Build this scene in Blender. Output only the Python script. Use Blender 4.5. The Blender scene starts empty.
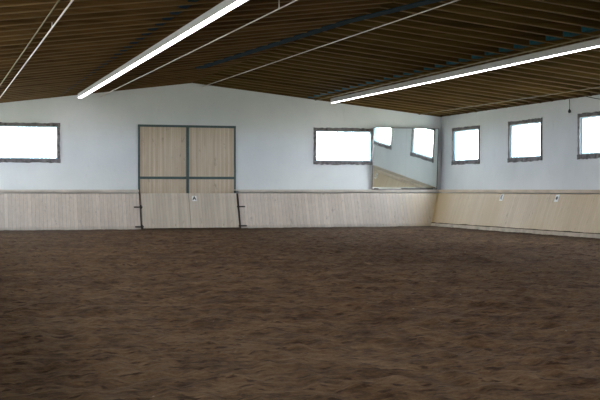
import bpy, bmesh, math, random
from mathutils import Vector, noise

random.seed(7)
S = bpy.context.scene
COL = S.collection

# ------------------------------------------------------------------ helpers
def mesh_obj(name, bm, mat=None, parent=None, smooth=False):
    me = bpy.data.meshes.new(name)
    bmesh.ops.recalc_face_normals(bm, faces=bm.faces)
    bm.to_mesh(me)
    bm.free()
    if smooth:
        for p in me.polygons:
            p.use_smooth = True
    if mat:
        me.materials.append(mat)
    o = bpy.data.objects.new(name, me)
    COL.objects.link(o)
    if parent:
        o.parent = parent
    return o

def tag(o, label=None, cat=None, group=None, kind=None):
    if label: o["label"] = label
    if cat: o["category"] = cat
    if group: o["group"] = group
    if kind: o["kind"] = kind
    return o

def empty(name, loc=(0, 0, 0), rot=(0, 0, 0)):
    o = bpy.data.objects.new(name, None)
    o.empty_display_size = .1
    o.location = loc
    o.rotation_euler = rot
    COL.objects.link(o)
    return o

def box(bm, x0, x1, y0, y1, z0, z1, bevel=0):
    vs = [bm.verts.new(p) for p in ((x0,y0,z0),(x1,y0,z0),(x1,y1,z0),(x0,y1,z0),(x0,y0,z1),(x1,y0,z1),(x1,y1,z1),(x0,y1,z1))]
    fs = [bm.faces.new([vs[i] for i in q]) for q in ((0,3,2,1),(4,5,6,7),(0,1,5,4),(1,2,6,5),(2,3,7,6),(3,0,4,7))]
    if bevel:
        es = list({e for f in fs for e in f.edges})
        bmesh.ops.bevel(bm, geom=es, offset=bevel, segments=2, affect='EDGES')
    return vs

def bxo(name, dims, mat, parent=None, bevel=0):
    bm = bmesh.new(); box(bm, *dims, bevel=bevel)
    return mesh_obj(name, bm, mat, parent)

def prism(bm, prof, a0, a1, fn):
    """profile (u, v) swept from a0 to a1; fn(a, u, v) -> point"""
    r0 = [bm.verts.new(fn(a0, u, v)) for u, v in prof]
    r1 = [bm.verts.new(fn(a1, u, v)) for u, v in prof]
    n = len(prof)
    for i in range(n):
        j = (i+1) % n
        bm.faces.new((r0[i], r0[j], r1[j], r1[i]))
    bm.faces.new(r0[::-1]); bm.faces.new(r1)

def tube(bm, pts, r, seg=8):
    rings = []
    for i, p in enumerate(pts):
        p = Vector(p)
        t = (Vector(pts[min(i+1, len(pts)-1)]) - Vector(pts[max(i-1, 0)])).normalized()
        a = t.orthogonal().normalized(); b = t.cross(a)
        rings.append([bm.verts.new(p + r*(math.cos(q*2*math.pi/seg)*a + math.sin(q*2*math.pi/seg)*b)) for q in range(seg)])
    for A, B in zip(rings, rings[1:]):
        for q in range(seg):
            w = (q+1) % seg
            bm.faces.new((A[q], A[w], B[w], B[q]))
    bm.faces.new(rings[0][::-1]); bm.faces.new(rings[-1])

# ------------------------------------------------------------------ materials
def newmat(name):
    m = bpy.data.materials.new(name); m.use_nodes = True
    nt = m.node_tree; nt.nodes.clear()
    out = nt.nodes.new('ShaderNodeOutputMaterial')
    bs = nt.nodes.new('ShaderNodeBsdfPrincipled')
    nt.links.new(bs.outputs[0], out.inputs[0])
    return m, nt, bs, out

class N:
    """tiny node-graph writer"""
    def __init__(s, nt): s.nt = nt
    def n(s, t, **kw):
        o = s.nt.nodes.new(t)
        for k, v in kw.items(): setattr(o, k, v)
        return o
    def put(s, sock, v):
        if isinstance(v, bpy.types.NodeSocket): s.nt.links.new(v, sock)
        elif v is not None: sock.default_value = v
    def math(s, op, a, b=None, c=None):
        o = s.n('ShaderNodeMath', operation=op)
        for i, v in enumerate((a, b, c)): s.put(o.inputs[i], v)
        return o.outputs[0]
    def obj(s): return s.n('ShaderNodeTexCoord').outputs['Object']
    def sep(s, v):
        o = s.n('ShaderNodeSeparateXYZ'); s.put(o.inputs[0], v); return o.outputs
    def map(s, v, scale=(1,1,1), rot=(0,0,0)):
        o = s.n('ShaderNodeMapping'); s.put(o.inputs[0], v)
        o.inputs['Scale'].default_value = scale; o.inputs['Rotation'].default_value = rot
        return o.outputs[0]
    def noise(s, v, scale=5, detail=4, rough=.55):
        o = s.n('ShaderNodeTexNoise'); s.put(o.inputs['Vector'], v)
        o.inputs['Scale'].default_value = scale; o.inputs['Detail'].default_value = detail; o.inputs['Roughness'].default_value = rough
        return o.outputs[0]
    def ramp(s, f, stops):
        o = s.n('ShaderNodeValToRGB'); s.put(o.inputs[0], f)
        e = o.color_ramp.elements
        while len(e) < len(stops): e.new(.5)
        for q, (p, c) in zip(e, stops):
            q.position = p; q.color = c if len(c) == 4 else (*c, 1)
        return o.outputs[0]
    def mix(s, f, a, b, mode='MIX'):
        o = s.n('ShaderNodeMix', data_type='RGBA', blend_type=mode)
        s.put(o.inputs[0], f)
        s.put(o.inputs[6], a if not isinstance(a, tuple) else (*a, 1)); s.put(o.inputs[7], b if not isinstance(b, tuple) else (*b, 1))
        return o.outputs[2]
    def white(s, v):
        o = s.n('ShaderNodeTexWhiteNoise', noise_dimensions='1D'); s.put(o.inputs['W'], v); return o.outputs[0]
    def bump(s, h, strength=.3, dist=.02):
        o = s.n('ShaderNodeBump'); s.put(o.inputs['Height'], h)
        o.inputs['Strength'].default_value = strength; o.inputs['Distance'].default_value = dist
        return o.outputs[0]

def plain(name, col, rough=.6, metal=0, var=.12, scale=6, spec=.4):
    m, nt, bs, _ = newmat(name); g = N(nt)
    f = g.noise(g.obj(), scale, 5)
    d = tuple(c*(1-var) for c in col); l = tuple(min(1, c*(1+var)) for c in col)
    g.put(bs.inputs['Base Color'], g.ramp(f, [(.3, d), (.7, l)]))
    bs.inputs['Roughness'].default_value = rough; bs.inputs['Metallic'].default_value = metal
    bs.inputs['Specular IOR Level'].default_value = spec
    return m

def planks(name, axis, pitch, dark, light, groove=.55, rough=.6, dirt=None, warm=None, ochre_end=None):
    """vertical tongue-and-groove boards laid side by side along a local axis (0 = x, 1 = y)"""
    m, nt, bs, _ = newmat(name); g = N(nt)
    P = g.obj(); xyz = g.sep(P)
    a = g.math('DIVIDE', xyz[axis], pitch)
    idx = g.math('FLOOR', a); fr = g.math('FRACT', a)
    rnd = g.white(idx)
    sc = (14, 14, 1.0)
    gr = g.noise(g.map(P, sc), 1.0, 6, .65)
    blot = g.noise(P, .7, 3)
    t = g.math('ADD', g.math('MULTIPLY', rnd, .28), g.math('ADD', g.math('MULTIPLY', gr, .7), g.math('MULTIPLY', g.math('SUBTRACT', blot, .5), .5)))
    c = g.ramp(t, [(.25, dark), (.85, light)])
    edge = g.math('ABSOLUTE', g.math('SUBTRACT', fr, .5))
    gv = g.math('GREATER_THAN', edge, .46)
    c = g.mix(g.math('MULTIPLY', gv, groove), c, tuple(v*.25 for v in dark))
    # knots and scuffs
    k = g.noise(g.map(P, (5, 5, 2.2)), 1.0, 3, .7)
    c = g.mix(g.ramp(k, [(.62, (0,0,0)), (.74, (.55,.55,.55))]), c, tuple(v*.45 for v in dark))
    if dirt:   # sand splashed on the lower edge, patchy
        hgt = g.math('MULTIPLY_ADD', g.noise(g.map(P, (3,3,3)), 1.0, 4), .5, g.math('MULTIPLY', xyz[2], -1.6))
        c = g.mix(g.ramp(hgt, [(.05, (0,0,0)), (.35, (.8,.8,.8))]), c, dirt)
    if warm:
        c = g.mix(g.ramp(g.noise(P, .25, 2), [(.42, (0,0,0)), (.62, (.7,.7,.7))]), c, warm)
    if ochre_end:  # boards shift towards ochre, board by board, near the corner
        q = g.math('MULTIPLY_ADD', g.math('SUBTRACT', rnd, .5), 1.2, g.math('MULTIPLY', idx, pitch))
        c = g.mix(g.ramp(g.math('MULTIPLY', g.math('SUBTRACT', q, ochre_end[0]), 1/(ochre_end[1]-ochre_end[0])), [(.0, (0,0,0)), (1.0, (.75,.75,.75))]), c, ochre_end[2])
    g.put(bs.inputs['Base Color'], c)
    bs.inputs['Roughness'].default_value = rough
    g.put(bs.inputs['Normal'], g.bump(g.math('SUBTRACT', g.math('MULTIPLY', gr, .3), gv), .35, .01))
    return m

# white plaster
m, nt, bs, _ = newmat('plaster'); g = N(nt)
P = g.obj()
f = g.noise(P, .45, 5, .6); f2 = g.noise(g.map(P, (3,3,1.2)), 1.0, 5, .7)
c = g.ramp(f, [(.3, (.66,.68,.69)), (.7, (.75,.765,.77))])
c = g.mix(g.ramp(f2, [(.60, (0,0,0)), (.78, (.35,.35,.35))]), c, (.50,.50,.49))
g.put(bs.inputs['Base Color'], c); bs.inputs['Roughness'].default_value = .85
g.put(bs.inputs['Normal'], g.bump(g.noise(P, 9, 5), .25, .02))
M_PLASTER = m

# riding sand
m, nt, bs, _ = newmat('riding_sand'); g = N(nt)
P = g.obj(); xyz = g.sep(P)
n1 = g.noise(P, 1.5, 5, .6)
n2 = g.noise(g.map(P, (.75, 1.35, 1)), 9.0, 5, .75)
n3 = g.noise(g.map(P, (.35, .8, 1)), .35, 4, .5)
t = g.math('ADD', g.math('MULTIPLY', n1, .40), g.math('ADD', g.math('MULTIPLY', n2, .45), g.math('MULTIPLY', n3, .15)))
c = g.ramp(t, [(.38, (.034,.015,.006)), (.46, (.078,.040,.0175)), (.54, (.122,.068,.033)), (.63, (.19,.114,.060))])
pit = g.noise(g.map(P, (.75, 1.5, 1)), 6.5, 3, .6)
c = g.mix(g.ramp(pit, [(.35, (.9,.9,.9)), (.43, (0,0,0))]), c, (.032,.014,.006))
# moist, trodden track beside the kick boards
wob = g.math('MULTIPLY', g.math('SUBTRACT', g.noise(P, .5, 3), .5), 1.6)
dback = g.math('ADD', g.math('SUBTRACT', 43.75, xyz[1]), wob)
dright = g.math('ADD', g.math('SUBTRACT', 19.6, xyz[0]), wob)
tr = g.math('MINIMUM', g.math('MULTIPLY', dback, .33), dright)
c = g.mix(g.ramp(g.math('MULTIPLY', tr, .5), [(.25, (.75,.75,.75)), (.75, (0,0,0))]), c, (.050,.031,.018))
vo = g.n('ShaderNodeTexVoronoi'); g.put(vo.inputs['Vector'], P); vo.inputs['Scale'].default_value = 3.2
sp = g.math('LESS_THAN', vo.outputs['Distance'], .045)
sp = g.math('MULTIPLY', sp, g.math('GREATER_THAN', g.sep(vo.outputs['Color'])[0], .72))
c = g.mix(sp, c, (.30,.25,.20))
g.put(bs.inputs['Base Color'], c); bs.inputs['Roughness'].default_value = .95
bs.inputs['Specular IOR Level'].default_value = .1
g.put(bs.inputs['Normal'], g.bump(g.math('ADD', n2, g.math('MULTIPLY', n1, .8)), .9, .05))
M_SAND = m

M_BACKKICK = planks('kick_boards_grey', 0, .14, (.52,.435,.37), (.74,.645,.565), .45, dirt=(.36,.31,.265), ochre_end=(17.6, 20.2, (.56,.41,.22)))
M_SIDEKICK = planks('kick_boards_tan', 1, .14, (.54,.415,.28), (.67,.535,.38), .25, dirt=(.42,.34,.24), warm=(.54,.39,.22))
M_GATE = planks('gate_boards', 0, .12, (.50,.42,.34), (.70,.61,.51), .3)
M_DOOR = planks('door_boards', 0, .085, (.50,.385,.27), (.70,.575,.44), .3)
M_CAP = plain('cap_wood', (.58,.51,.44), .6, var=.15, scale=1.5)
M_PLINTH = plain('plinth_wood', (.50,.415,.32), .7, var=.25, scale=3)
M_CAPTAN = plain('cap_wood_tan', (.58,.46,.34), .6, var=.15, scale=1.5)
M_STEEL = plain('green_grey_steel', (.075,.11,.105), .5, .3)
M_IRON = plain('dark_iron', (.05,.042,.038), .6, .5)
M_FRAME = plain('weathered_frame', (.15,.135,.135), .8, var=.65, scale=9)
M_SASH = plain('sash_pale_blue', (.42,.66,.78), .4, var=.04)
M_REVEAL = plain('reveal_paint', (.6,.66,.7), .7, var=.05)
M_PURLIN = plain('blue_steel', (.018,.075,.095), .85, 0, var=.45, scale=2, spec=.08)
M_BRACE = plain('slate_blue_steel', (.012,.026,.040), .9, 0, var=.3, spec=.05)
M_CASING = plain('lamp_casing', (.60,.57,.60), .4, .0, var=.05)
M_CABLE = plain('pale_cable', (.62,.55,.50), .5, var=.1)
M_CONDUIT = plain('olive_conduit', (.14,.10,.04), .6)
M_DARK = plain('black_rubber', (.02,.02,.02), .6)
M_PLATE = plain('white_plate', (.85,.85,.83), .5, var=.03)
M_LETTER = plain('letter_black', (.012,.012,.012), .5)
M_LETTERGREY = plain('letter_grey', (.17,.17,.15), .6)

# dark roof timber: grain along the member, every rafter its own tone
def timber(name, stops, ax_scale):
    m, nt, bs, _ = newmat(name); g = N(nt)
    P = g.obj()
    ri = g.n('ShaderNodeObjectInfo').outputs['Random']
    off = g.n('ShaderNodeVectorMath', operation='ADD'); g.put(off.inputs[0], P)
    cmb = g.n('ShaderNodeCombineXYZ'); g.put(cmb.inputs[0], g.math('MULTIPLY', ri, 90)); g.put(cmb.inputs[1], g.math('MULTIPLY', ri, 37))
    g.put(off.inputs[1], cmb.outputs[0])
    gr = g.noise(g.map(off.outputs[0], ax_scale), 1.0, 5, .65)
    t = g.math('ADD', g.math('MULTIPLY', gr, .75), g.math('MULTIPLY', ri, .16))
    g.put(bs.inputs['Base Color'], g.ramp(t, stops))
    bs.inputs['Roughness'].default_value = .8; bs.inputs['Specular IOR Level'].default_value = .08
    return m
M_RAFTER = timber('rafter_wood', [(.28, (.044,.025,.007)), (.48, (.084,.049,.013)), (.72, (.14,.084,.025))], (.5, 8, 14))
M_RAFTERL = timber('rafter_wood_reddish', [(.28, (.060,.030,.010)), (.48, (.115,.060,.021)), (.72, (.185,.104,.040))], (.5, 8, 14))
M_LITEDGE = timber('lit_edge_wood', [(.3, (.125,.075,.028)), (.7, (.20,.125,.052))], (.5, 8, 14))  # paler tone that paints light along the rafters' lower edges
M_DECK = timber('deck_wood', [(.3, (.045,.024,.009)), (.7, (.10,.056,.022))], (.6, 9, 9))

# lamp tube
m, nt, bs, out = newmat('lamp_tube_glow')
em = nt.nodes.new('ShaderNodeEmission'); em.inputs[0].default_value = (1, .97, .98, 1); em.inputs[1].default_value = 14.0
nt.links.new(em.outputs[0], out.inputs[0]); M_TUBE = m

# clear glass pane, mirror
m, nt, bs, out = newmat('clear_pane')
tr_ = nt.nodes.new('ShaderNodeBsdfTransparent'); tr_.inputs[0].default_value = (.95,.97,.97,1)
gl = nt.nodes.new('ShaderNodeBsdfGlossy'); gl.inputs['Roughness'].default_value = .02
mx = nt.nodes.new('ShaderNodeMixShader'); mx.inputs[0].default_value = .06
nt.links.new(tr_.outputs[0], mx.inputs[1]); nt.links.new(gl.outputs[0], mx.inputs[2]); nt.links.new(mx.outputs[0], out.inputs[0])
M_GLASS = m
m, nt, bs, _ = newmat('mirror_silver')
bs.inputs['Base Color'].default_value = (.86,.92,.90,1); bs.inputs['Metallic'].default_value = 1; bs.inputs['Roughness'].default_value = .035
M_MIRROR = m

# ------------------------------------------------------------------ dimensions (metres; x right, y towards the far end, z up)
XL, XR, YB, YF = -.79, 20.57, 45.0, -2.6          # wall faces
RX, RZ = 9.89, 5.66                                # ridge of the rafter undersides
SL, SR = .130, .1067                               # slopes
WT = .32                                           # wall thickness
RAF = .17                                          # rafter depth
EDGE_T = .014  # thickness of the pale lit-edge strip
def ceil(x): return EDGE_T + ceil0(x)
def ceil0(x): return RZ - (RX-x)*SL if x < RX else RZ - (x-RX)*SR

# ------------------------------------------------------------------ walls with window openings
def wall(name, axis, face, out, span, zs, holes, gable=False):
    """axis 0: wall in the xz plane at y = face; axis 1: wall in the yz plane at x = face; 'out' = outward sign"""
    def P(a, d, z): return (a, face+out*d, z) if axis == 0 else (face+out*d, a, z)
    us = sorted({span[0], span[1], *[h[0] for h in holes], *[h[1] for h in holes], *([RX] if gable else [])})
    vs = sorted({zs[0], zs[1], *[h[2] for h in holes], *[h[3] for h in holes]})
    bm = bmesh.new()
    def quad(*p): bm.faces.new([bm.verts.new(q) for q in p])
    for i in range(len(us)-1):
        for j in range(len(vs)-1):
            a0, a1, z0, z1 = us[i], us[i+1], vs[j], vs[j+1]
            if any(h[0]-1e-6 <= a0 and a1 <= h[1]+1e-6 and h[2]-1e-6 <= z0 and z1 <= h[3]+1e-6 for h in holes): continue
            for d in (0, WT): quad(P(a0,d,z0), P(a1,d,z0), P(a1,d,z1), P(a0,d,z1))
        if gable:
            a0, a1 = us[i], us[i+1]; z1 = vs[-1]
            for d in (0, WT): quad(P(a0,d,z1), P(a1,d,z1), P(a1,d,ceil(a1)+RAF), P(a0,d,ceil(a0)+RAF))
    for a0, a1, z0, z1 in holes:                     # reveals
        quad(P(a0,0,z0), P(a1,0,z0), P(a1,WT,z0), P(a0,WT,z0)); quad(P(a0,0,z1), P(a1,0,z1), P(a1,WT,z1), P(a0,WT,z1))
        quad(P(a0,0,z0), P(a0,0,z1), P(a0,WT,z1), P(a0,WT,z0)); quad(P(a1,0,z0), P(a1,0,z1), P(a1,WT,z1), P(a1,WT,z0))
    bmesh.ops.remove_doubles(bm, verts=bm.verts, dist=1e-5)
    o = mesh_obj(name, bm, M_PLASTER)
    return tag(o, kind='structure')

WZ0, WZ1 = 2.64, 3.87
side_w = [41.36 - 4.88*k for k in range(9)]
H_BACK = [(2.34, 4.68, WZ0, WZ1), (15.03, 17.42, WZ0, WZ1)]
H_FRONT = [(2.34, 4.68, WZ0, WZ1), (15.03, 17.42, WZ0, WZ1)]
H_SIDE = [(y+.12, y+2.53-.12, WZ0, WZ1) for y in side_w]
tag(wall('wall_back', 0, YB, 1, (XL-WT, XR+WT), (-.3, 4.2), H_BACK, True), 'white plastered gable wall at the far end of the hall', 'wall')
tag(wall('wall_front', 0, YF, -1, (XL-WT, XR+WT), (-.3, 4.2), H_FRONT, True), 'white plastered gable wall at the near end of the hall', 'wall')
tag(wall('wall_right', 1, XR, 1, (YF, YB), (-.3, ceil(XR)+RAF-.02), H_SIDE), 'long white plastered side wall with a row of square windows', 'wall')
tag(wall('wall_left', 1, XL, -1, (YF, YB), (-.3, ceil(XL)+RAF-.02), H_SIDE), 'long white plastered side wall beside the viewer', 'wall')

# ------------------------------------------------------------------ windows
wcount = 0
def window(axis, face, out, h, label, flip=False):
    """frame on the wall face, deep painted reveal, sash and pane at the outer edge; built in local axes (u along wall, d outward)"""
    global wcount
    wcount += 1
    a0, a1, z0, z1 = h
    c = (a0+a1)/2
    o = empty('window_%d' % wcount, (c, face, z0) if axis == 0 else (face, c, z0))
    tag(o, label, 'window', kind='structure')
    def P(u, d, z): return (u, out*d, z) if axis == 0 else (out*d, u, z)
    w, hh = (a1-a0)/2, z1-z0
    sw = .10 if axis == 1 else .04
    rnd = random.Random(wcount*13)
    def bar(bm, u0, u1, v0, v1, d0, d1, horizontal, jit, outer):
        # a rough-edged strip: outer edge wavers a little like torn plaster
        n = 22 if horizontal else 12
        prev = None
        for k in range(n+1):
            t = k/n; j = rnd.uniform(-jit, jit*.6)
            if horizontal:
                u = u0+(u1-u0)*t
                lo, hi = (v0+(j if outer < 0 else 0), v1+(j if outer > 0 else 0))
                ring = [P(u,d0,lo), P(u,d0,hi), P(u,d1,hi), P(u,d1,lo)]
            else:
                v = v0+(v1-v0)*t
                lo, hi = (u0+(j if outer < 0 else 0), u1+(j if outer > 0 else 0))
                ring = [P(lo,d0,v), P(hi,d0,v), P(hi,d1,v), P(lo,d1,v)]
            ring = [bm.verts.new(p) for p in ring]
            if prev:
                for q in range(4):
                    s = (q+1) % 4
                    bm.faces.new((prev[q], prev[s], ring[s], ring[q]))
            else: bm.faces.new(ring)
            prev = ring
        bm.faces.new(prev[::-1])
    bm = bmesh.new()
    bar(bm, -w-.11, w+.11, hh, hh+.13, -.03, .01, True, .02, 1)
    mesh_obj('frame_head', bm, M_FRAME, o)
    bm = bmesh.new()
    bar(bm, -w-.115, w+.115, -.14, .0, -.045, .01, True, .025, -1)
    mesh_obj('window_sill', bm, M_FRAME, o)
    for s in (-1, 1):
        bm = bmesh.new()
        u0, u1 = sorted((s*w, s*(w+.10)))
        bar(bm, u0, u1, 0, hh, -.03, .01, False, .012, s)
        mesh_obj('frame_jamb', bm, M_FRAME, o)
    # painted lining of the reveal
    bm = bmesh.new()
    t = .012
    for (u0, u1, v0, v1) in ((-w, -w+t, 0, hh), (w-t, w, 0, hh), (-w+t, w-t, 0, t), (-w+t, w-t, hh-t, hh)):
        p0, p1 = P(u0, .012, v0), P(u1, .075, v1)
        box(bm, *[v for i in range(3) for v in sorted((p0[i], p1[i]))])
    mesh_obj('reveal', bm, M_REVEAL, o)
    bm = bmesh.new()
    for (u0, u1, v0, v1) in ((-w+t, -w+sw, t, hh-t), (w-sw, w-t, t, hh-t), (-w+sw, w-sw, t, .05), (-w+sw, w-sw, hh-.05, hh-t)):
        p0, p1 = P(u0, .03, v0), P(u1, .075, v1)
        box(bm, *[v for i in range(3) for v in sorted((p0[i], p1[i]))])
    sash = mesh_obj('sash', bm, M_SASH, o)
    bm = bmesh.new()
    bm.faces.new([bm.verts.new(P(u, .055, v)) for u, v in ((-w+sw-.005,.045),(w-sw+.005,.045),(w-sw+.005,hh-.045),(-w+sw-.005,hh-.045))])
    mesh_obj('pane', bm, M_GLASS, sash)
    # daylight enters here (sampling portal for the sky)
    L = bpy.data.lights.new('daylight_portal', 'AREA')
    L.shape = 'RECTANGLE'; L.size = 2*w; L.size_y = hh; L.cycles.is_portal = True
    lo = bpy.data.objects.new('daylight_portal', L); COL.objects.link(lo)
    d = WT+.03
    lo.location = (c, face+out*d, z0+hh/2) if axis == 0 else (face+out*d, c, z0+hh/2)
    v = Vector((0, -out, 0)) if axis == 0 else Vector((-out, 0, 0))
    lo.rotation_euler = v.to_track_quat('-Z', 'Z').to_euler()
    return o

window(0, YB, 1, H_BACK[0], 'wide window in the far wall, left of the tall double door')
window(0, YB, 1, H_BACK[1], 'wide window in the far wall, beside the corner mirror')
side_lab = ['square window in the right side wall, nearest the mirror corner',
            'square window in the right side wall, second from the corner',
            'square window in the right side wall, third from the corner, cut by the photo edge']
for i, h in enumerate(H_SIDE):
    window(1, XR, 1, h, side_lab[i] if i < 3 else 'square window in the right side wall, number %d from the mirror corner' % (i+1))
for i, h in enumerate(H_SIDE):
    window(1, XL, -1, h, 'square window in the left side wall, number %d from the far end' % (i+1))
for i, h in enumerate(H_FRONT):
    window(0, YF, -1, h, 'wide window in the near gable wall on the %s side' % ('left', 'right')[i])

# ------------------------------------------------------------------ floor: raked sand, really uneven
def floor_mesh():
    bm = bmesh.new()
    xs = [XL + .075*i for i in range(int((XR-XL)/.075)+1)] + [XR]
    ys = []
    y = YF
    while y < YB:
        ys.append(y); y += .075 if y > 5 else .2
    ys.append(YB)
    rows = []
    for y in ys:
        r = []
        for x in xs:
            z = .035*noise.fractal(Vector((x*.9, y*.9, 0)), .8, 2.1, 4) + .045*noise.noise(Vector((x*5.0, y*5.2, 5)))
            z += .03*noise.noise(Vector((x*.22, y*.3, 9)))
            e = min(abs(YB-1.25-y), abs(XR-.97-x))
            z = z*min(1, .35+e*.5) - .012
            r.append(bm.verts.new((x, y, z)))
        rows.append(r)
    for A, B in zip(rows, rows[1:]):
        for i in range(len(xs)-1):
            bm.faces.new((A[i], A[i+1], B[i+1], B[i]))
    o = mesh_obj('floor', bm, M_SAND, smooth=True)
    tag(o, 'brown loose riding sand covering the arena floor', 'floor', kind='structure')
floor_mesh()
bxo('ground_slab', (XL-WT, XR+WT, YF-WT, YB+WT, -.5, -.3), M_DARK)
tag(bpy.data.objects['ground_slab'], 'solid ground beneath the riding sand', 'ground', kind='structure')

# ------------------------------------------------------------------ roof: deck and rafters
bm = bmesh.new()
EX = .7
pts = [(XL-EX, ceil(XL-EX)+RAF), (RX, RZ+EDGE_T+RAF), (XR+EX, ceil(XR+EX)+RAF)]
prof = pts + [(x, z+.12) for x, z in pts[::-1]]
prism(bm, prof, YF-EX, YB+EX, lambda a, u, v: (u, a, v))
o = mesh_obj('ceiling', bm, M_DECK); tag(o, 'dark timber roof underside above the rafters', 'ceiling', kind='structure')

PITCH = .83
def rafter_mesh(x0, x1, slope):
    # local origin at the lower end of the rafter
    bm = bmesh.new()
    n = 6
    prof = []
    L = x1-x0
    prism(bm, [(0, 0), (L, slope*L), (L, slope*L+RAF), (0, RAF)], -.045, .045, lambda a, u, v: (u, a, v))
    bmesh.ops.bevel(bm, geom=bm.edges[:], offset=.006, segments=1, affect='EDGES')
    return bm
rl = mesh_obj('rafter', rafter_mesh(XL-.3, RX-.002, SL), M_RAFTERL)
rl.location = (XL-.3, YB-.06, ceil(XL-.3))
rr = mesh_obj('rafter', rafter_mesh(RX+.002, XR+.3, -SR), M_RAFTER)
rr.location = (RX+.002, YB-.06, RZ+EDGE_T)
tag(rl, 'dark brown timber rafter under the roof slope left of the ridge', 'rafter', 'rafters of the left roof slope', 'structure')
tag(rr, 'dark brown timber rafter under the roof slope right of the ridge', 'rafter', 'rafters of the right roof slope', 'structure')
def lit_edge(src, L, slope, mat):  # added pale strip, stands in for the rafter's lit lower edge
    bm = bmesh.new()
    prism(bm, [(0, -.014), (L, slope*L-.014), (L, slope*L), (0, 0)], -.05, .05, lambda a, u, v: (u, a, v))
    return mesh_obj('lit_edge', bm, mat, src)
bl = lit_edge(rl, RX-XL+.3-.002, SL, M_LITEDGE)
br = lit_edge(rr, XR+.3-RX-.002, -SR, M_LITEDGE)
rng = random.Random(3)
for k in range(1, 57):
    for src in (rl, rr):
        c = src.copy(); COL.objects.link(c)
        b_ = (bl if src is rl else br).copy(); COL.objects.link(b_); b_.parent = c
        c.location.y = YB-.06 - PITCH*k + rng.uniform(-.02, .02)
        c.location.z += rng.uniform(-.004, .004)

for nm, x0, x1, lb in (('trim_4', XR-.07, XR-.005, 'dark timber wall plate between the rafter ends over the right wall'), ('trim_5', XL+.005, XL+.07, 'dark timber wall plate between the rafter ends over the left wall')):
    zc = ceil(x0 if nm == 'trim_5' else x1)
    tag(bxo(nm, (x0, x1, YF+.01, YB-.01, zc-.004, zc+RAF-.004), M_DECK), lb, 'wall plate', kind='structure')

# steel purlins running through between the rafters, just above their lower edges
def purlin(x, label, w=.10, mat=M_PURLIN, z0=.02):
    bm = bmesh.new()
    for k in range(0, 57):
        y1 = YB-.06-PITCH*k-.075; y0 = y1-(PITCH-.15)
        zc = ceil(x)
        box(bm, x-w/2, x+w/2, y0, y1, zc+z0, zc+RAF-.004)
    o = mesh_obj('purlin', bm, mat)
    tag(o, label, 'purlin', kind='structure')
purlin(14.72, 'blue green steel purlin showing between rafters above the right light strip', .22)
purlin(4.75, 'blue green steel purlin showing between rafters above the left light strip', .16, M_BRACE)
bm = bmesh.new()
def brace_pt(x, y, dz=-.026): return (x, y, ceil0(x)+dz)
a, b = Vector((8.96, 34.0, 0)), Vector((10.35, 24.0, 0))
t0 = a + (a-b)*.35; t1 = b + (b-a)*.4
for A, B in (((t0.x, t0.y), (RX, a.y + (RX-a.x)/(b.x-a.x)*(b.y-a.y))), ((RX, a.y + (RX-a.x)/(b.x-a.x)*(b.y-a.y)), (t1.x, t1.y))):
    p, q = Vector(brace_pt(*A)), Vector(brace_pt(*B))
    d = (q-p).normalized(); s = Vector((d.y, -d.x, 0)).normalized()*.16
    vs = [bm.verts.new(v) for v in (p-s, p+s, q+s, q-s)]
    vt = [bm.verts.new(v.co+Vector((0,0,.024))) for v in vs]
    for qd in ((vs[0],vs[1],vs[2],vs[3]), (vt[3],vt[2],vt[1],vt[0]), (vs[0],vt[0],vt[1],vs[1]), (vs[1],vt[1],vt[2],vs[2]), (vs[2],vt[2],vt[3],vs[3]), (vs[3],vt[3],vt[0],vs[0])):
        bm.faces.new(qd)
o = mesh_obj('wind_brace', bm, M_BRACE); tag(o, 'slate blue flat steel brace crossing the ridge under the rafters', 'brace', kind='structure')

# ------------------------------------------------------------------ kick boards
# cross section: d = distance from the room side; foot at d 0, head at d .5
KH = 1.335
def kick(name, label, axis, foot, sgn, a0, a1, wallpos, mat, capmat, plinth=False):
    """sgn: direction from room towards the wall along the other axis"""
    def F(a, u, v): return (a, foot+sgn*u, v) if axis == 0 else (foot+sgn*u, a, v)
    root = empty(name, (0, 0, 0))
    tag(root, label, 'kick boards', kind='structure')
    bm = bmesh.new()
    prism(bm, [(0, -.12), (.5, KH), (.56, KH), (.56, -.12)], a0, a1, F)
    mesh_obj('board_face', bm, mat, root)
    depth = abs(wallpos-foot)-.003
    bm = bmesh.new()
    prism(bm, [(.475, KH+.03), (.475, 1.475), (depth, 1.475), (depth, 1.44), (.515, 1.44), (.515, KH+.03)], a0, a1, F)
    mesh_obj('cap_board', bm, capmat, root)
    bm = bmesh.new()
    k = .5/KH
    if plinth:
        prism(bm, [(-.075, -.12), (-.04, .11), (.11*k-.002, .115), (-.002-.12*k, -.12)], a0, a1, F)
        mesh_obj('plinth_board', bm, M_PLINTH, root)
        bm = bmesh.new()      # sand lying on the plinth edge
        prev = None; n = 160
        for i in range(n+1):
            aa = a0+.01+(a1-a0-.02)*i/n
            h = .018+.03*noise.noise(Vector((aa*1.7, 3, 1)))+.02*noise.noise(Vector((aa*6, 3, 1)))
            ring = [bm.verts.new(F(aa, u, v)) for u, v in ((-.034, .112), ((.115+h)*k-.004, .117+max(h, .008)), (.113*k-.003, .117))]
            if prev:
                for q in range(3): bm.faces.new((prev[q], prev[(q+1)%3], ring[(q+1)%3], ring[q]))
            else: bm.faces.new(ring)
            prev = ring
        bm.faces.new(prev[::-1])
        mesh_obj('sand_ridge', bm, M_SAND, root)
    else:
        prism(bm, [(-.012, -.10), (-.012+.10*k, .10), (.10*k-.002, .10), (-.002-.10*k, -.10)], a0, a1, F)
        mesh_obj('plinth_board', bm, mat, root)
    return root
GB = 43.78           # foot line of the far boards
GR = 19.62           # foot line of the right boards
kick('baseboard_back_left', 'sloping grey wooden kick boards along the far wall left of the gate', 0, GB, 1, XL+.002, 7.66, YB, M_BACKKICK, M_CAP)
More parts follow.
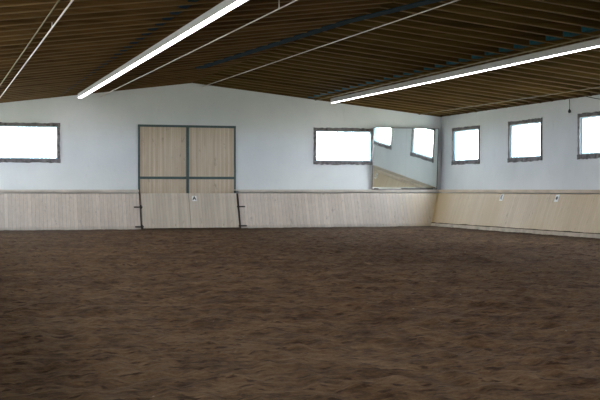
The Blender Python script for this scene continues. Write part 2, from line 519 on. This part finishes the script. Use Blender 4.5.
kick('baseboard_back_right', 'sloping grey wooden kick boards along the far wall between gate and corner', 0, GB, 1, 11.57, GR+.45, YB, M_BACKKICK, M_CAP)
kick('baseboard_right', 'sloping tan wooden kick boards along the right side wall', 1, GR, 1, YF+.002, GB+.48, XR, M_SIDEKICK, M_CAPTAN, True)
kick('baseboard_left', 'sloping tan wooden kick boards along the left side wall', 1, .16, -1, YF+.002, GB-.003, XL, M_SIDEKICK, M_CAPTAN, True)
# side cheeks closing the ends of the boards at the gate
for name, x0, x1 in (('trim_1', 7.66, 7.695), ('trim_2', 11.535, 11.57)):
    bm = bmesh.new()
    prism(bm, [(-.02, -.1), (.48, KH), (.95, KH), (.95, -.1)], x0, x1, lambda a, u, v: (a, GB+u, v))
    tag(mesh_obj(name, bm, M_IRON), 'dark slanted end post of the kick boards at the %s side of the gate' % ('left' if name == 'trim_1' else 'right'), 'post', kind='structure')
# corner infill where the two slopes meet
bm = bmesh.new()
vs = [bm.verts.new(p) for p in ((GR-.06, GB, -.1), (GR, GB-.06, -.1), (GR+.5, GB+.44, KH), (GR+.44, GB+.5, KH))]
vb = [bm.verts.new((p.co.x+.03, p.co.y+.03, p.co.z)) for p in vs]
for q in ((0,1,2,3),): bm.faces.new([vs[i] for i in q])
bm.faces.new([vb[i] for i in (3,2,1,0)])
for i in range(4):
    j = (i+1) % 4; bm.faces.new((vs[i], vb[i], vb[j], vs[j]))
M_CORNER = plain('corner_board', (.54,.38,.19), .6, var=.2, scale=2)
tag(mesh_obj('trim_3', bm, M_CORNER), 'ochre corner board where far and right kick boards meet', 'corner board', kind='structure')

# ------------------------------------------------------------------ kick board gate: two leaves
ang = math.atan2(.5, KH)
def gate_leaf(x0, x1, hinge, label):
    root = empty('kickboard_gate', ((x0+x1)/2, GB, 0), (-ang, 0, 0))   # leans with the boards
    tag(root, label, 'gate', group='kick board gate leaves')
    w = (x1-x0)/2; Ls = KH/math.cos(ang)
    bxo('gate_panel', (-w, w, .0, .045, .02, Ls), M_GATE, root, .004)
    for z in (.18, Ls-.18): bxo('cross_rail', (-w+.03, w-.03, .046, .10, z-.06, z+.06), M_GATE, root)
    for z in (.07, .86):
        bm = bmesh.new()
        s = hinge
        p = sorted((s*(w-.03), s*(w+.30)))
        box(bm, p[0], p[1], -.03, -.012, z-.028, z+.028, .004)
        h = mesh_obj('strap_hinge', bm, M_IRON, root)
        bm = bmesh.new()
        tube(bm, [(s*(w+.025), -.03, z-.07), (s*(w+.025), -.03, z+.07)], .026, 10)
        mesh_obj('hinge_pin', bm, M_IRON, h)
    return root
gate_leaf(7.735, 9.585, -1, 'left leaf of the wooden kick board gate, hinged at its left post')
gate_leaf(9.600, 11.495, 1, 'right leaf of the wooden kick board gate, carrying the letter A plate')

# ------------------------------------------------------------------ tall double door in the far wall
door = empty('door_1', (9.70, YB, 0)); tag(door, 'tall boarded double door with dark steel bars behind the kick board gate', 'door', kind='structure')
DW, DT = 1.93, 3.98
for x0, x1 in ((-DW+.05, -.045), (.045, DW-.05)):
    for z0, z1 in ((.0, 1.895), (1.975, DT-.06)):
        bxo('board_panel', (x0, x1, -.05, -.003, z0, z1), M_DOOR, door)
bxo('frame_bar', (-.055, .055, -.09, -.003, 0, DT-.05), M_STEEL, door, .005)
bxo('frame_bar', (-DW-.015, -DW+.05, -.08, -.003, 0, DT), M_STEEL, door, .005)
bxo('frame_bar', (DW-.045, DW+.015, -.08, -.003, 0, DT), M_STEEL, door, .005)
bxo('frame_bar', (-DW-.02, DW+.02, -.085, -.003, DT-.07, DT+.02), M_STEEL, door, .005)
for x0, x1 in ((-DW+.06, -.055), (.055, DW-.05)):
    bxo('cross_bar', (x0, x1, -.075, -.003, 1.885, 1.985), M_STEEL, door, .005)

# ------------------------------------------------------------------ mirror leaning forward on the ledge
mir = empty('arena_mirror', ((17.43+20.35)/2, YB-.07, 1.478), (math.radians(4.2), 0, math.radians(-.2)))
tag(mir, 'large square wall mirror leaning forward on the ledge in the far right corner', 'mirror')
mw, mh = 1.46, 2.56
bxo('mirror_panel', (-mw+.02, -.001, -.012, .0, .03, mh-.02), M_MIRROR, mir)
bxo('mirror_panel', (.001, mw-.02, -.012, .0, .03, mh-.02), M_MIRROR, mir)
bxo('backing_board', (-mw+.01, mw-.01, .002, .022, .01, mh-.005), M_FRAME, mir)
for x0, x1 in ((-mw, -mw+.02), (mw-.02, mw)):
    bxo('frame_strip', (x0, x1, -.02, .022, 0, mh), M_FRAME, mir)
bxo('frame_strip', (-mw+.02, mw-.02, -.02, .022, mh-.02, mh), M_FRAME, mir)
bxo('frame_strip', (-mw+.02, mw-.02, -.02, .022, 0, .03), M_FRAME, mir)
for x0, x1 in ((-mw+.1, -mw+.28), (-.15, mw-.2)):
    bxo('mirror_support', (x0, x1, -.05, -.02, .0, .055), M_IRON, mir)

# ------------------------------------------------------------------ light strips
def light_strip(x, z, y_end, y_near, label):
    root = empty('light_strip', (x, (y_end+y_near)/2, z)); tag(root, label, 'light', group='fluorescent light strips')
    L = (y_end-y_near)/2
    bm = bmesh.new()
    # sheet metal channel, open below, with a shallow rounded diffuser per lamp
    prof = [(-.09, 0), (-.08, .16), (-.05, .18), (.05, .18), (.08, .16), (.09, 0), (.083, 0), (.073, .15), (-.073, .15), (-.083, 0)]
    prism(bm, prof, -L, L, lambda a, u, v: (u, a, v))
    hs = mesh_obj('housing', bm, M_CASING, root)
    n = int(2*L/1.5)
    for k in range(n):
        y1 = L-.005-k*(2*L/n)
        bm = bmesh.new()
        prism(bm, [(-.064, .03), (-.060, .002), (-.04, -.006), (0, -.010), (.04, -.006), (.060, .002), (.064, .03)], y1-(2*L/n)+.012, y1, lambda a, u, v: (u, a, v))
        mesh_obj('lamp_diffuser', bm, M_TUBE, root)
    for k in range(0, n+1, 3):
        y = L-.3-k*(2*L-.6)/n
        zt = ceil(x)-z+.03
        bm = bmesh.new()
        box(bm, -.01, .01, y-.015, y+.015, .16, zt)
        mesh_obj('hanger', bm, M_IRON, root)
    return root
light_strip(5.42, 4.90, 44.05, 5.0, 'long glowing fluorescent light strip under the roof left of the ridge')
light_strip(15.16, 4.88, 43.35, 5.0, 'long glowing fluorescent light strip under the roof right of the ridge')

# ------------------------------------------------------------------ cables and conduits
def cable(name, pts, r, mat, label, cat='cable', hangers=(), group=None):
    if hangers:
        root = empty(name, pts[0]); o = Vector(pts[0])
        bm = bmesh.new(); tube(bm, [Vector(p)-o for p in pts], r, 8); mesh_obj('wire', bm, mat, root, True)
        for p, q in hangers:
            bm = bmesh.new(); tube(bm, [Vector(p)-o, Vector(q)-o], .011, 6); mesh_obj('hanger', bm, M_CABLE, root, True)
    else:
        bm = bmesh.new(); tube(bm, pts, r, 8); root = mesh_obj(name, bm, mat, None, True)
    tag(root, label, cat, group)
    return root
def lerp(a, b, t): return tuple(a[i]+(b[i]-a[i])*t for i in range(3))
a, b = (2.30, YB, 4.53), (2.28, 19.47, 4.61)
e = lerp(a, b, 1.6)
h = lerp(a, b, (45-22.86)/(45-19.47))
cable('tension_cable', [a, e], .016, M_CABLE, 'pale straight cable under the left roof edge, left of the left light strip', hangers=[(h, (h[0], h[1], ceil(h[0])+.03))])
a, b = (6.30, YB, 5.035), (6.69, 21.14, 5.09)
e = lerp(a, b, 1.55)
h = lerp(a, b, (45-22.3)/(45-21.14))
cable('tension_cable', [a, e], .014, M_CABLE, 'pale straight cable between the left light strip and the ridge', hangers=[(h, (h[0], h[1], ceil(h[0])+.03))])
a, b = (10.27, YB, 5.515), (10.63, 22.41, 5.47)
e = lerp(a, b, 1.6)
h = lerp(a, b, 1.1)
cable('tension_cable', [a, e], .014, M_CABLE, 'pale straight cable along the roof ridge', hangers=[(h, (h[0], h[1], ceil(h[0])+.03))])
def conduit(x, off, y0, y1, r, label):
    z = ceil0(x)-off-r*.4
    cable('conduit', [(x, y1, z), (x, y0, z)], r, M_CONDUIT, label, 'conduit')
conduit(2.08, .008, 4, YB-.02, .016, 'brown conduit fixed under the rafters beside the leftmost cable')
conduit(14.98, .012, 4, YB-.02, .018, 'olive conduit running under the rafters just above the right light strip')
conduit(19.55, .010, 4, YB-.02, .014, 'olive conduit running under the rafters close to the right side wall')
# drooping cable near the third window
pts = [(XR-.018, 33.9-.22*i, ceil(XR)+.06 - .27*math.sin(min(1, i/9)*math.pi*.5)) for i in range(14)]
cable('drooping_cable', pts, .012, M_DARK, 'thin dark cable drooping along the eaves above the third side window')
# small dangling socket
s = empty('hanging_socket', (XR-.06, 34.58, 4.05)); tag(s, 'small dark socket dangling on a short wire left of the third side window', 'socket')
bm = bmesh.new(); tube(bm, [(0,0,.10), (.01,0,.25), (0,0,.46)], .009, 6); mesh_obj('wire', bm, M_DARK, s, True)
bm = bmesh.new()
prevr = None
rad = [(.0, .018), (.02, .045), (.07, .05), (.10, .03), (.13, .014)]
for z, r in rad:
    ring = [bm.verts.new((r*math.cos(q*math.pi/6), r*math.sin(q*math.pi/6), z)) for q in range(12)]
    if prevr:
        for q in range(12): bm.faces.new((prevr[q], prevr[(q+1)%12], ring[(q+1)%12], ring[q]))
    else: bm.faces.new(ring[::-1])
    prevr = ring
bm.faces.new(prevr)
mesh_obj('housing', bm, M_DARK, s, True)

# ------------------------------------------------------------------ letter plates
def text_mesh(ch, size, mat, parent):
    cu = bpy.data.curves.new('letter', 'FONT'); cu.body = ch; cu.size = size; cu.extrude = .002
    cu.offset = .006; cu.align_x = 'CENTER'; cu.align_y = 'CENTER'
    tmp = bpy.data.objects.new('letter_tmp', cu); COL.objects.link(tmp)
    dg = bpy.context.evaluated_depsgraph_get()
    me = bpy.data.meshes.new_from_object(tmp.evaluated_get(dg)); me.name = 'letter'
    bpy.data.objects.remove(tmp)
    me.materials.clear(); me.materials.append(mat)
    o = bpy.data.objects.new('letter', me); COL.objects.link(o); o.parent = parent
    return o
def plate(loc, rot, ch, label, mat, sx=.115, sz=.13):
    p = empty('marker_plate', loc, rot); tag(p, label, 'sign', group='arena marker plates')
    bxo('plate', (-sx, sx, -.01, .0, -sz, sz), M_PLATE, p, .003)
    if ch == 'dot':
        bm = bmesh.new(); tube(bm, [(0, -.018, 0), (0, -.010, 0)], .06, 20); mesh_obj('dot', bm, M_LETTER, p)
    else:
        o = text_mesh(ch, sz*2.05, mat, p); o.rotation_euler = (math.pi/2, 0, 0); o.location = (0, -.0125, 0)
    return p
def slope_at(z): return .5*z/KH
plate((9.80, GB+slope_at(1.13)-.012, 1.13), (-ang, 0, 0), 'A', 'white plate with a black letter A on the gate', M_LETTER, .09, .105)
# on the right boards: face turned to -x
def rplate(y, z, ch, label, mat):
    p = plate((GR+slope_at(z)-.006, y, z), (0, 0, 0), ch, label, mat)
    from mathutils import Matrix
    R = Matrix.Rotation(-math.pi/2, 4, 'Z') @ Matrix.Rotation(-ang, 4, 'X')
    p.rotation_euler = R.to_euler()
rplate(38.55, 1.19, 'K', 'white plate with a grey letter K on the right boards near the corner', M_LETTERGREY)
rplate(34.6, 1.19, 'dot', 'white plate with a black dot on the right boards below the third window', M_LETTER)

# ------------------------------------------------------------------ sky outside
w = bpy.data.worlds.new('sky'); S.world = w; w.use_nodes = True
nt = w.node_tree; nt.nodes.clear(); g = N(nt)
out = g.n('ShaderNodeOutputWorld'); bg = g.n('ShaderNodeBackground')
z = g.sep(g.n('ShaderNodeTexCoord').outputs['Generated'])[2]
t = g.math('MULTIPLY_ADD', z, .5, .5)
c = g.ramp(t, [(.0, (.36,.38,.32)), (.47, (.46,.485,.41)), (.5, (.77,.885,1.0)), (.62, (.86,.94,1.0)), (1.0, (.62,.78,1.0))])
g.put(bg.inputs[0], c); bg.inputs[1].default_value = 30.0
nt.links.new(bg.outputs[0], out.inputs[0])

# ------------------------------------------------------------------ camera
cam = bpy.data.cameras.new('camera'); co = bpy.data.objects.new('camera', cam); COL.objects.link(co)
F = 1167.0
cam.sensor_width = 36; cam.lens = 36*F/600; cam.clip_start = .05; cam.clip_end = 300
co.location = (0, 0, 1.5)
co.rotation_euler = (math.pi/2 - math.atan(11/F), 0, -math.atan(372/F))
S.camera = co

vs_ = S.view_settings
S.display_settings.display_device = 'sRGB'
vs_.view_transform = 'Standard'; vs_.look = 'None'; vs_.exposure = .22; vs_.gamma = 1; vs_.use_curve_mapping = False
S.cycles.max_bounces = 8; S.cycles.diffuse_bounces = 5; S.cycles.transparent_max_bounces = 8
S.cycles.use_denoising = True
